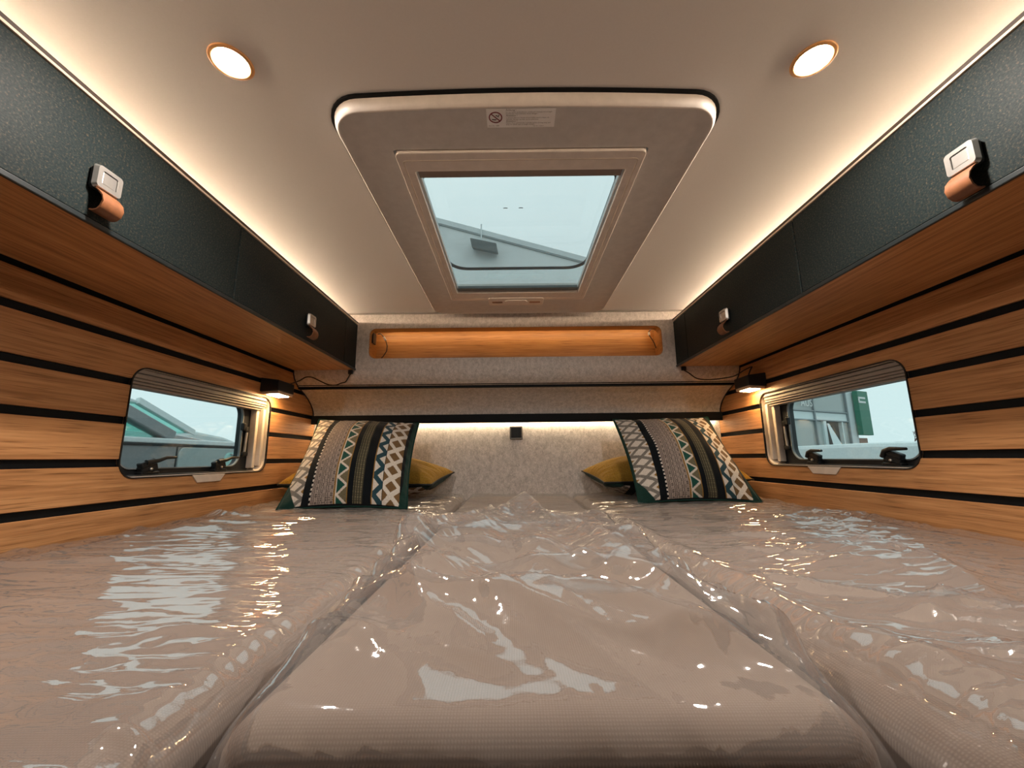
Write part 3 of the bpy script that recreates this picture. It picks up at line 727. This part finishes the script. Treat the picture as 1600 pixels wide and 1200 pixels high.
def h_rear(X, Y):
    top = smooth(X, -.222, -.19)*(1-smooth(X, .235, .265))*smooth(Y, 1.174, 1.205)
    return (.0016*streak(X, Y, .15, 30, 5, 51, 3)+.016*facets(X, Y*.8, 9, 52))*(.06+.94*top)
mats = [('left', (-.992, -.229, -.10, 2.050), .16, .035, 'wide film-wrapped mattress half along the left bamboo wall', h_side(-1)),
        ('right', (.272, 1.022, -.10, 2.050), .16, .035, 'wide film-wrapped mattress half along the right bamboo wall', h_side(1)),
        ('mid', (-.215, .258, .312, 1.166), .080, .034, 'front middle mattress piece in crumpled film, rounded edge facing the camera', h_mid),
        ('rear', (-.222, .265, 1.174, 2.050), .16, .030, 'rear middle mattress piece in clear film against the felt headboard', h_rear)]
for nm, (x0, x1, y0, y1), th, r, lab, hf in mats:
    t = thing('mattress', ((x0+x1)/2, (y0+y1)/2, ZT-th), lab, 'mattress', 'mattress pieces under film')
    V, F = sheet(x0, x1, y0, y1, ZT, r, th-2*r if nm == 'mid' else th-r-.02, .03, .03, None)
    b = MB().box(x0, x1, y0, y1, ZT-th, ZT, r, 5); b.sm = [True]*len(b.sm)
    core = mk('mattress_core', b, M['knit'], t)
    fx0, fx1 = x0-.0012, x1+.0012
    st, sy = (.003, .0035) if nm == 'mid' else ((.0045, .0048) if nm != 'rear' else (.005, .006))
    V, F = sheet(fx0, fx1, y0-.004, y1-.003 if y1 > 2 else y1+.003, ZT+.0035, r+.002, th-r-.012, st, sy, hf)
    V[:, 0] = np.clip(V[:, 0], XL+.001, XR-.001); V[:, 1] = np.minimum(V[:, 1], YB-.001)
    fm = grid_obj('plastic_film', V, F, M['film'], t)
base = thing('bed_base', (0, 1.0, ZF), 'dark bed base under the film-wrapped mattress pieces', 'bed base')
for x0, x1 in ((XL+.003, -.232), (.276, XR-.003)): mk('side_bench', MB().box(x0, x1, -.10, YB-.003, ZF, ZT-.1605, .003), M['black'], base)
mk('middle_board', MB().box(-.231, .275, .42, YB-.003, ZT-.18, ZT-.1605), M['black'], base)
sb = thing('support_board', (.02, .8, ZT-.15), 'black support board under the front middle mattress piece', 'board')
mk('board', MB().box(-.222, .266, .44, 1.166, ZT-.159, ZT-.084), M['black'], sb)

# ------------------------------------------------------------------ cushions
C = {k: np.array(lin(v)) for k, v in dict(green='17322c', dk='0b1014', white='cdc4b8', grey='77716a', ochre='8c6a35', taupe='a3948a', taupd='5d544e', tri='1c4a40',
     olive='6a634d', olived='38362b', teal='27424a', brown='6d5436', gold='94702a').items()}
def pattern(S, T):
    out = np.empty(S.shape+(3,)); out[:] = C['green']
    def band(a, b): return (S >= a) & (S < b)
    def put(m, c): out[m] = c
    tri = lambda v: np.abs(2*(v-np.floor(v))-1)
    m = band(.012, .178); u = (S-.012)/.166; v = T*9.5; a = np.abs(2*u-1)+tri(v)
    put(m, C['white']); put(m & (np.abs(a-1) < .30), C['grey']); put(m & (a > 1.72), C['ochre'])
    m = band(.178, .250); put(m, C['dk']); put(m & ((S-.178)/.072 > .80) & ((T*30) % 1 < .5), C['white'])
    m = band(.250, .425); put(m, C['taupe']); k = (((S*330).astype(int)+(T*40).astype(int)) % 2 == 0) & ((T*80) % 1 < .6) | ((S*66) % 1 < .22); put(m & k, C['taupd'])
    put(band(.425, .436), C['ochre'])
    m = band(.436, .526); u = ((S-.436)/.09-.12)/.88; c = tri(T*8.5); d = u-c
    put(m, C['tri']); put(m & (d > 0), C['olive']); put(m & (np.abs(d) < .17), C['white']); put(m & (u < .0), C['white'])
    put(band(.526, .535), C['ochre']); put(band(.535, .575), C['dk'])
    m = band(.575, .650); put(m, C['olive']); put(m & ((((S*190) % 1 < .45)) | ((T*90) % 1 < .3)), C['olived'])
    put(band(.650, .715), C['dk']); put(band(.715, .724), C['ochre'])
    m = band(.724, .800); u = (S-.724)/.076; put(m, C['white']); c = .05+.95*tri(T*7); put(m & (np.abs(u-c) < .36), C['teal'])
    m = band(.800, .940); u = (S-.800)/.140; a = np.abs(2*u-1)+tri(T*7+.5)
    put(m, C['white']); put(m & (a < .66), C['brown']); put(m & (a > 1.34), C['brown']); put(m & (u < .02), C['dk'])
    put(band(.940, .968), C['dk']); put(T < .008, C['dk'])
    corner = (S < .012+.13*np.clip(1-T/.20, 0, 1)) | (S > 1-.032-.035*np.clip(1-T/.22, 0, 1)); put(corner, C['green'])
    return out
def mk_woven(name, attr):
    m = N(name); a = m.n('Attribute'); a.attribute_name = attr
    g = m.noise(m.coords((420, 420, 420)), 1, 2, .6)
    c = m.mix(a.outputs['Color'], m.ramp(g, [(.3, (.70, .70, .70)), (.7, (1.22, 1.22, 1.22))]))
    m.bsdf(c, .92, 0, m.bump(g, .001, .6), .12, .1); return m.m
M['woven'] = mk_woven('patterned_weave', 'weave')
def mk_gold():
    m = N('mustard_weave'); g = m.noise(m.coords((330, 330, 330)), 1, 2, .6); f = m.noise(m.coords(), 6, 3)
    c = m.ramp(g, [(.3, tuple(C['gold']*.62)), (.7, tuple(C['gold']*1.25))])
    c = m.mix(c, m.ramp(f, [(.3, (.9, .9, .9)), (.7, (1.08, 1.08, 1.08))]))
    m.bsdf(c, .92, 0, m.bump(g, .0012, .7), .12, .1); return m.m
M['gold'] = mk_gold()
M['greenfab'] = plain('dark_green_fabric', tuple(C['green']), .9, 0, .1, .3, 300)
def cushion(name, label, cat, group, cor, T, pin, nres, front, back, seed, sag=0.0):
    BL, BR, TL, TR = [np.array(p, float) for p in cor]
    root = thing(name, tuple((BL+BR)/2), label, cat, group)
    s = np.linspace(0, 1, nres); S, U = np.meshgrid(s, s)
    S2 = S+(.5-S)*pin*(1-(2*U-1)**2)*np.abs(2*S-1)**1.5; U2 = U+(.5-U)*pin*(1-(2*S-1)**2)*np.abs(2*U-1)**1.5
    P = (BL*(1-S2)[..., None]+BR*S2[..., None])*(1-U2)[..., None]+(TL*(1-S2)[..., None]+TR*S2[..., None])*U2[..., None]
    n = np.cross(BR-BL, TL-BL); n /= np.linalg.norm(n)
    ex = .62 if front is M['woven'] else .46
    prof_ = (np.clip(np.sin(PI*S), 0, 1)**ex)*(np.clip(np.sin(PI*U), 0, 1)**ex)
    edge = np.minimum(np.minimum(S, 1-S), np.minimum(U, 1-U))
    wr = .006*pn(S*5+seed, U*5, seed)*smooth(edge, 0, .15)+.004*np.exp(-(edge/.12)**2)*pn(S*14, U*14, seed+1)*smooth(edge, 0, .03)
    for sgn, part, mt in ((1, 'front_cover', front), (-1, 'back_cover', back)):
        Q = P+n*(sgn*(T/2*prof_+wr))[..., None]
        m_, k_ = S.shape; idx = np.arange(m_*k_).reshape(m_, k_)
        F = np.stack([idx[:-1, :-1], idx[:-1, 1:], idx[1:, 1:], idx[1:, :-1]], -1).reshape(-1, 4)
        if sgn < 0: F = F[:, ::-1]
        o = grid_obj(part, Q.reshape(-1, 3), F, mt, root)
        if mt is M['woven']:
            sc_, uc_ = (S[:-1, :-1]+S[1:, 1:])/2, (U[:-1, :-1]+U[1:, 1:])/2
            colr = pattern(sc_, uc_).reshape(-1, 3)
            at = o.data.attributes.new('weave', 'FLOAT_COLOR', 'FACE') if False else o.data.color_attributes.new('weave', 'FLOAT_COLOR', 'CORNER')
            c4 = np.ones((len(F)*4, 4), np.float32); c4[:, :3] = np.repeat(colr, 4, 0); at.data.foreach_set('color', c4.ravel())
    b = np.concatenate([P[0, :-1], P[:-1, -1], P[-1, :0:-1], P[:0:-1, 0]])[::3]
    b = [tuple(x) for x in b]; mk('piping', MB().tube(b+[b[0]], .0035, 6, False), M['greenfab'] if front is M['woven'] else M['black_soft'], root)
    return root
SG, GG = 'patterned striped cushions', 'mustard cushions'
cushion('striped_cushion', 'large cushion with woven geometric stripes leaning in the left corner under the left window end', 'cushion', SG,
        [(-.815, 1.45, -.170), (-.372, 1.47, -.170), (-.870, 1.83, .178), (-.425, 1.84, .158)], .19, .06, 241, M['woven'], M['greenfab'], 3)
cushion('striped_cushion', 'large cushion with woven geometric stripes leaning in the right corner under the right reading lamp', 'cushion', SG,
        [(.460, 1.57, -.170), (.912, 1.565, -.170), (.447, 1.84, .165), (.875, 1.85, .172)], .19, .06, 241, M['woven'], M['greenfab'], 5)
cushion('mustard_cushion', 'mustard cushion lying behind the left striped cushion against the headboard', 'cushion', GG,
        [(-.985, 1.745, -.100), (-.350, 1.78, -.108), (-.95, 2.03, -.030), (-.288, 2.02, -.066)], .20, .03, 91, M['gold'], M['woven'], 8)
cushion('mustard_cushion', 'mustard cushion lying behind the right striped cushion against the headboard', 'cushion', GG,
        [(.385, 1.80, -.108), (1.010, 1.775, -.100), (.325, 2.02, -.066), (.975, 2.03, -.030)], .20, .03, 91, M['gold'], M['woven'], 9)

# ------------------------------------------------------------------ outside
GZ = -1.15
struct(mk('ground', MB().add([(-60, -60, GZ), (60, -60, GZ), (60, 80, GZ), (-60, 80, GZ)], [(0, 1, 2, 3)]), M['asphalt']))
def car(label, xn, sd, yA, yNose, yRear, zb, zr, paint, detail=True, dz=.165, dy=.436, belt=None):
    W = 1.75; root = thing('car', (xn+sd*W/2, (yNose+yRear)/2, GZ), label, 'car')
    X = lambda d: xn+sd*d
    zs = GZ+.30
    body = [(yRear, zs), (yNose-.12, zs), (yNose, zs+.12), (yNose-.02, zb-.28), (yNose-.18, zb-.06), (yNose-.45, zb+.0), (yA+.05, zb+.055), (yA-.3, zb+.0), (yRear+.15, zb), (yRear, zb-.2)]
    b = MB().prism(body, X(.0), X(W), 'x'); mk('body', b, paint, root, bevel=.04)
    run = (zr-zb)*dy/dz; yT = yA-run; ins = .10
    roof = [(yRear+.35, zr-.06), (yRear+.7, zr+.0), ((yRear+yT)/2, zr+.02), (yT-.15, zr+.005), (yT+.04, zr-.03), (yT-.02, zr-.07), (yRear+.4, zr-.10)]
    mk('roof', MB().prism(roof, X(ins), X(W-ins), 'x'), paint, root, bevel=.02)
    for side in (0, 1):
        a = (.03 if side == 0 else W-.03); c = (ins if side == 0 else W-ins)
        def bar_(y0, z0, y1, z1, w):
            p, q = Vector((X(a), y0, z0)), Vector((X(c), y1, z1)); h = (q-p)/2; t = Vector((0, 1, 0)).cross(h).normalized()
            n_ = h.cross(t).normalized(); return MB().obox((p+q)/2, h*1.02, n_*w, t*.03, .008)
        mk('pillar', bar_(yA, zb+.03, yT, zr-.03, .045), paint, root)
        mk('pillar', bar_(yA-1.25, zb, yA-1.35, zr-.04, .05), M['black_soft'], root)
        mk('pillar', bar_(yRear+.25, zb, yRear+.75, zr-.05, .09), paint, root)
        g = MB().add([(X(a), yA-.06, zb+.01), (X(c), yT-.04, zr-.05), (X(c), yA-1.33, zr-.05), (X(a), yA-1.22, zb+.01)], [(0, 1, 2, 3)])
        mk('side_window', g, M['glasscar'], root)
        g = MB().add([(X(a), yA-1.28, zb+.01), (X(c), yA-1.37, zr-.05), (X(c), yRear+.8, zr-.06), (X(a), yRear+.35, zb+.01)], [(0, 1, 2, 3)])
        mk('side_window', g, M['glasscar'], root)
        bx = X(-.012) if side == 0 else X(W+.012)
        if detail: mk('belt_moulding', MB().box(bx, X(.03) if side == 0 else X(W-.03), yRear+.1, yNose-.30, zb-.020, zb+.018, .008), belt or M['carbelt'], root)
        if detail: mk('belt_seal', MB().box(bx, X(.03) if side == 0 else X(W-.03), yRear+.1, yNose-.30, zb-.036, zb-.0205, .003), M['rubber'], root)
    mk('windscreen', MB().add([(X(.05), yA+.04, zb+.04), (X(W/2), yA+.22, zb+.05), (X(W-.05), yA+.04, zb+.04), (X(W-ins), yT+.03, zr-.04), (X(W/2), yT+.12, zr-.03), (X(ins), yT+.03, zr-.04)], [(0, 1, 4, 5), (1, 2, 3, 4)], True), M['glasscar'], root)
    mk('rear_window', MB().add([(X(.1), yRear+.15, zb), (X(W-.1), yRear+.15, zb), (X(W-ins), yRear+.55, zr-.04), (X(ins), yRear+.55, zr-.04)], [(0, 1, 2, 3)]), M['glasscar'], root)
    for yw in (yNose-.85, yRear+.85):
        for xw in (X(.12), X(W-.12)):
            w = mk('wheel', MB().lathe([(.18, -.10), (.30, -.11), (.33, -.06), (.33, .06), (.30, .11), (.18, .10)], (xw, yw, GZ+.33), 32, 'x'), M['rubber'], root, recalc=False)
            mk('rim', MB().lathe([(.001, -.085), (.12, -.10), (.19, -.105), (.19, .105), (.12, .10), (.001, .085)], (xw, yw, GZ+.33), 24, 'x'), M['alu'], w, recalc=False)
    if detail:
        mk('door_seam', MB().box(X(-.002), X(.02), yA+.030, yA+.042, zs+.1, zb-.038), M['rubber'], root)
        mk('fender', MB().prism(rrect(yA+.05, yNose-.06, zb-.34, zb-.040, .05), X(-.010), X(.02), 'x'), plain('fender_sky_sheen', (.42, .47, .46), .3, .2), root, bevel=.006)  # paler than the body: sky reflection put into the paint colour
        hl = mk('headlamp', MB().prism(rrect(yNose-.56, yNose-.16, zb-.225, zb-.075, .06), X(-.022), X(.03), 'x'), plain('headlamp_glass', (.34, .62, .58), .12), root, bevel=.012)
        mk('reflector', MB().tube([(X(-.025), yNose-.50, zb-.09), (X(-.025), yNose-.34, zb-.10), (X(-.025), yNose-.22, zb-.16)], .008, 6), M['alu'], hl)
    return root
car('grey car parked close outside the left window', -2.5, -1, 3.03, 4.12, .15, .145, .56, M['carpaint'], True, .215, .436)
car('pale grey van parked farther away behind the grey car', -4.6, -1, 5.92, 7.0, 1.6, .37, .78, plain('pale_van_paint', (.66, .72, .72), .3), False, .325, .68)
vn = thing('white_van', (5.2, 6.0, GZ), 'white van parked outside the right window, its roof in view', 'van')
vp = plain('white_van_paint', (.86, .90, .90), .3)
prof_v = [(3.2, GZ+.3), (8.3, GZ+.3), (8.35, GZ+.75), (7.9, -.30), (7.45, .05), (7.2, .110), (6.6, .134), (5.2, .140), (3.9, .128), (3.5, .100), (3.25, .0)]
mk('body', MB().prism(prof_v, 4.3, 6.0, 'x'), vp, vn, bevel=.05)
mk('windscreen', MB().prism([(7.93, -.26), (7.96, -.26), (7.53, .03), (7.50, .03)], 4.42, 5.88, 'x'), M['glasscar'], vn)
mk('cab_window', MB().prism([(6.9, -.34), (7.7, -.34), (7.35, -.13), (6.9, -.13)], 4.292, 4.30, 'x'), M['glasscar'], vn)
mk('bumper', MB().box(4.32, 5.98, 8.28, 8.42, GZ+.28, GZ+.60, .05), M['rubber'], vn)
for yw in (4.1, 7.4):
    for xw in (4.36, 5.94): mk('wheel', MB().lathe([(.001, -.09), (.18, -.10), (.30, -.11), (.33, -.06), (.33, .06), (.30, .11), (.18, .10), (.001, .09)], (xw, yw, GZ+.33), 32, 'x'), M['rubber'], vn, recalc=False)

# glass fronted building
p0 = Vector((8.97, 10.75, 0)); dr = Vector((.8988, .4384, 0)); nr = Vector((.4384, -.8988, 0))     # nr faces us
bd = thing('office_building', (p0.x, p0.y, GZ), 'grey glass-fronted building with a tilted open window beyond the right window', 'building')
def FB(mb, t0, t1, z0, z1, d0, d1, bev=0):
    c = p0+dr*((t0+t1)/2)+nr*((d0+d1)/2); c.z = (z0+z1)/2
    return mb.obox(c, dr*((t1-t0)/2), nr*((d1-d0)/2), (0, 0, (z1-z0)/2), bev)
fw = plain('facade_grey', (.70, .74, .75), .5); fr_ = plain('facade_mullion', (.26, .29, .30), .4); sp_ = plain('facade_spandrel', (.78, .86, .86), .4)
fg = pane('facade_glass', (.62, .68, .68), 1.5, 0, .5, (.80, .85, .83))
mk('wall', FB(FB(MB(), -.40, -.02, GZ, 4.0, -4.0, .0), -5.2, -.40, 2.75, 4.0, -4.0, .0), fw, bd)
mk('back_wall', FB(MB(), -5.2, -.4, GZ, 2.75, -1.3, -1.2), plain('pale_interior', (.62, .60, .56), .8), bd)
for t0, t1 in ((-1.87, -.40), (-3.0, -1.87), (-5.2, -3.0)):
    mk('spandrel', FB(MB(), t0+.02, t1-.02, .84, 1.03, -.06, -.02), sp_, bd)
    mk('upper_pane', FB(MB(), t0+.02, t1-.02, 1.07, 2.72, -.05, -.03), fg, bd)
    for z0, z1 in ((GZ, .16),): mk('lower_spandrel', FB(MB(), t0+.02, t1-.02, z0, z1, -.06, -.02), sp_, bd)
for t in (-.40, -1.87, -3.0, -5.18): mk('mullion', FB(MB(), t-.022, t+.022, GZ, 2.75, -.08, .02), fr_, bd)
for z in (.83, 1.05, .17, 1.75): mk('transom', FB(MB(), -5.2, -.40, z-.013, z+.013, -.08, .015), fr_, bd)
for t0, t1 in ((-3.0+.02, -1.89), (-1.85, -1.55), (-.73, -.42), (-5.16, -3.02)): mk('lower_pane', FB(MB(), t0, t1, .185, .815, -.05, -.03), fg, bd)
for t0, t1 in ((-1.56, -1.44), (-.75, -.71)): mk('window_post', FB(MB(), t0, t1, .185, .815, -.07, .015), sp_, bd)
mk('opening', FB(MB(), -1.44, -.75, .185, .815, -.32, -.30), plain('dark_room', (.035, .032, .03), .8), bd)
mk('curtain', FB(MB(), -1.03, -.82, .185, .74, -.20, -.18), plain('grey_curtain', (.16, .14, .13), .9), bd)
sash_ = mk('open_sash', MB().add([p0+dr*t+nr*d+Vector((0, 0, z)) for t, z, d in ((-1.43, .76, .02), (-1.34, .76, .02), (-1.02, .19, .10), (-1.43, .19, .10))], [(0, 1, 2, 3)]), sp_, bd)
vs, fs = text_mesh('AUS', .26, Matrix(((dr.x, 0, nr.x, 0), (dr.y, 0, nr.y, 0), (0, 1, 0, 0), (0, 0, 0, 1))))
q = p0+dr*(-2.42)+nr*.03+Vector((0, 0, 1.15))
mk('lettering', MB().add([v+q for v in vs], fs), M['white'], bd, recalc=False)
gs = thing('green_sign', tuple(p0+dr*.15+Vector((0, 0, .5))), 'tall green sign panel with white letter fixed to the glass building edge', 'sign')
mk('sign_panel', FB(MB(), -.10, .40, .49, 1.64, .03, .15, .01), plain('sign_green', (.055, .22, .145), .5), gs)
mk('sign_letter', FB(FB(FB(MB(), -.10, .24, 1.43, 1.48, .15, .156), -.10, .24, 1.32, 1.37, .15, .156), -.10, -.04, 1.32, 1.48, .15, .156), M['white'], gs)
bw = thing('brick_wall', tuple(p0+dr*.15+Vector((0, 0, GZ))), 'low reddish brick wall corner under the green sign', 'wall')
mk('wall_body', FB(MB(), -.02, .34, GZ, .42, -2.0, .02), plain('red_brick', (.42, .27, .22), .9, 0, .2, .25, 25), bw)
# far trees and sheds on the horizon to the right
tr_ = thing('bare_tree', (29.0, 30.0, GZ), 'small bare twiggy tree on the horizon outside the right window', 'tree')
rt = random.Random(4); mb = MB()
def branch(p, d, L, r, k):
    q = p+d*L; mb.tube([p, q], [r, r*.65], 5)
    if k == 0: return
    for _ in range(3):
        e = (d+Vector((rt.uniform(-.8, .8), rt.uniform(-.8, .8), rt.uniform(-.1, .5)))).normalized(); branch(q, e, L*rt.uniform(.6, .8), r*.6, k-1)
mk('trunk', MB().tube([(29, 30, GZ), (29, 30, .4)], [.12, .08], 8), plain('bark', (.16, .11, .09), .9), tr_)
branch(Vector((29, 30, .35)), Vector((0, 0, 1)), .55, .05, 4); mk('branches', mb, plain('twigs', (.22, .13, .12), .9), tr_)
sh_ = thing('distant_shed', (28.1, 30, GZ), 'tiny grey distant shed beside the bare tree on the horizon', 'building')
mk('shed_wall', MB().box(27.8, 28.2, 30, 30.4, GZ, .80), plain('shed_grey', (.35, .37, .37), .8), sh_)
mk('shed_roof', MB().prism([(27.75, .80), (28.25, .80), (28.0, .88)], 29.9, 30.5, 'y'), plain('shed_roof', (.25, .26, .26), .8), sh_)

# pale hall with a sloping roof line, seen through the roof window
hall = thing('hall_building', (1.0, 9.0, GZ), 'pale hall with a sloping roof edge, seen through the roof window', 'building')
mk('gable_wall', MB().prism([(-1.72, GZ), (2.5, GZ), (2.5, 4.38), (-1.72, 5.66)], 9.0, 14.0, 'y'), plain('pale_render', (.80, .82, .81), .8, 0, .2, .05, 3), hall)
def slope(x, off=0): return 5.70-(x+1.793)*(5.756-4.681)/(1.774+1.793)+off
mk('roof_edge', MB().prism([(-1.82, slope(-1.82, -.13)), (2.6, slope(2.6, -.13)), (2.6, slope(2.6)), (-1.82, slope(-1.82))], 8.96, 14.1, 'y'), plain('roof_flashing', (.70, .74, .74), .5), hall)
mk('eave_line', MB().prism([(-1.76, slope(-1.76, -.165)), (2.55, slope(2.55, -.165)), (2.55, slope(2.55, -.13)), (-1.76, slope(-1.76, -.13))], 8.97, 9.0, 'y'), plain('eave_line_grey', (.34, .38, .38), .5), hall)  # thin darker strip just below the roof edge
fl = thing('floodlight', (-.64, 9.0, 5.0), 'grey box floodlight with bracket on the pale hall wall', 'floodlight')
c = Vector((-.635, 8.80, 4.85)); ax = Vector((.30, 0, -.07)); 
mk('lamp_box', MB().obox(c, ax, (0, .14, .05), (-.02, -.03, .105), .015), plain('floodlight_grey', (.20, .22, .22), .6, 0, .3, .15, 30), fl)
mk('bracket', MB().tube([(-.72, 8.98, 5.50), (-.72, 8.92, 5.48), (-.715, 8.86, 4.95)], .018, 6).box(-.84, -.70, 8.84, 8.98, 4.98, 5.06, .01), plain('bracket_pale', (.62, .66, .66), .5), fl)
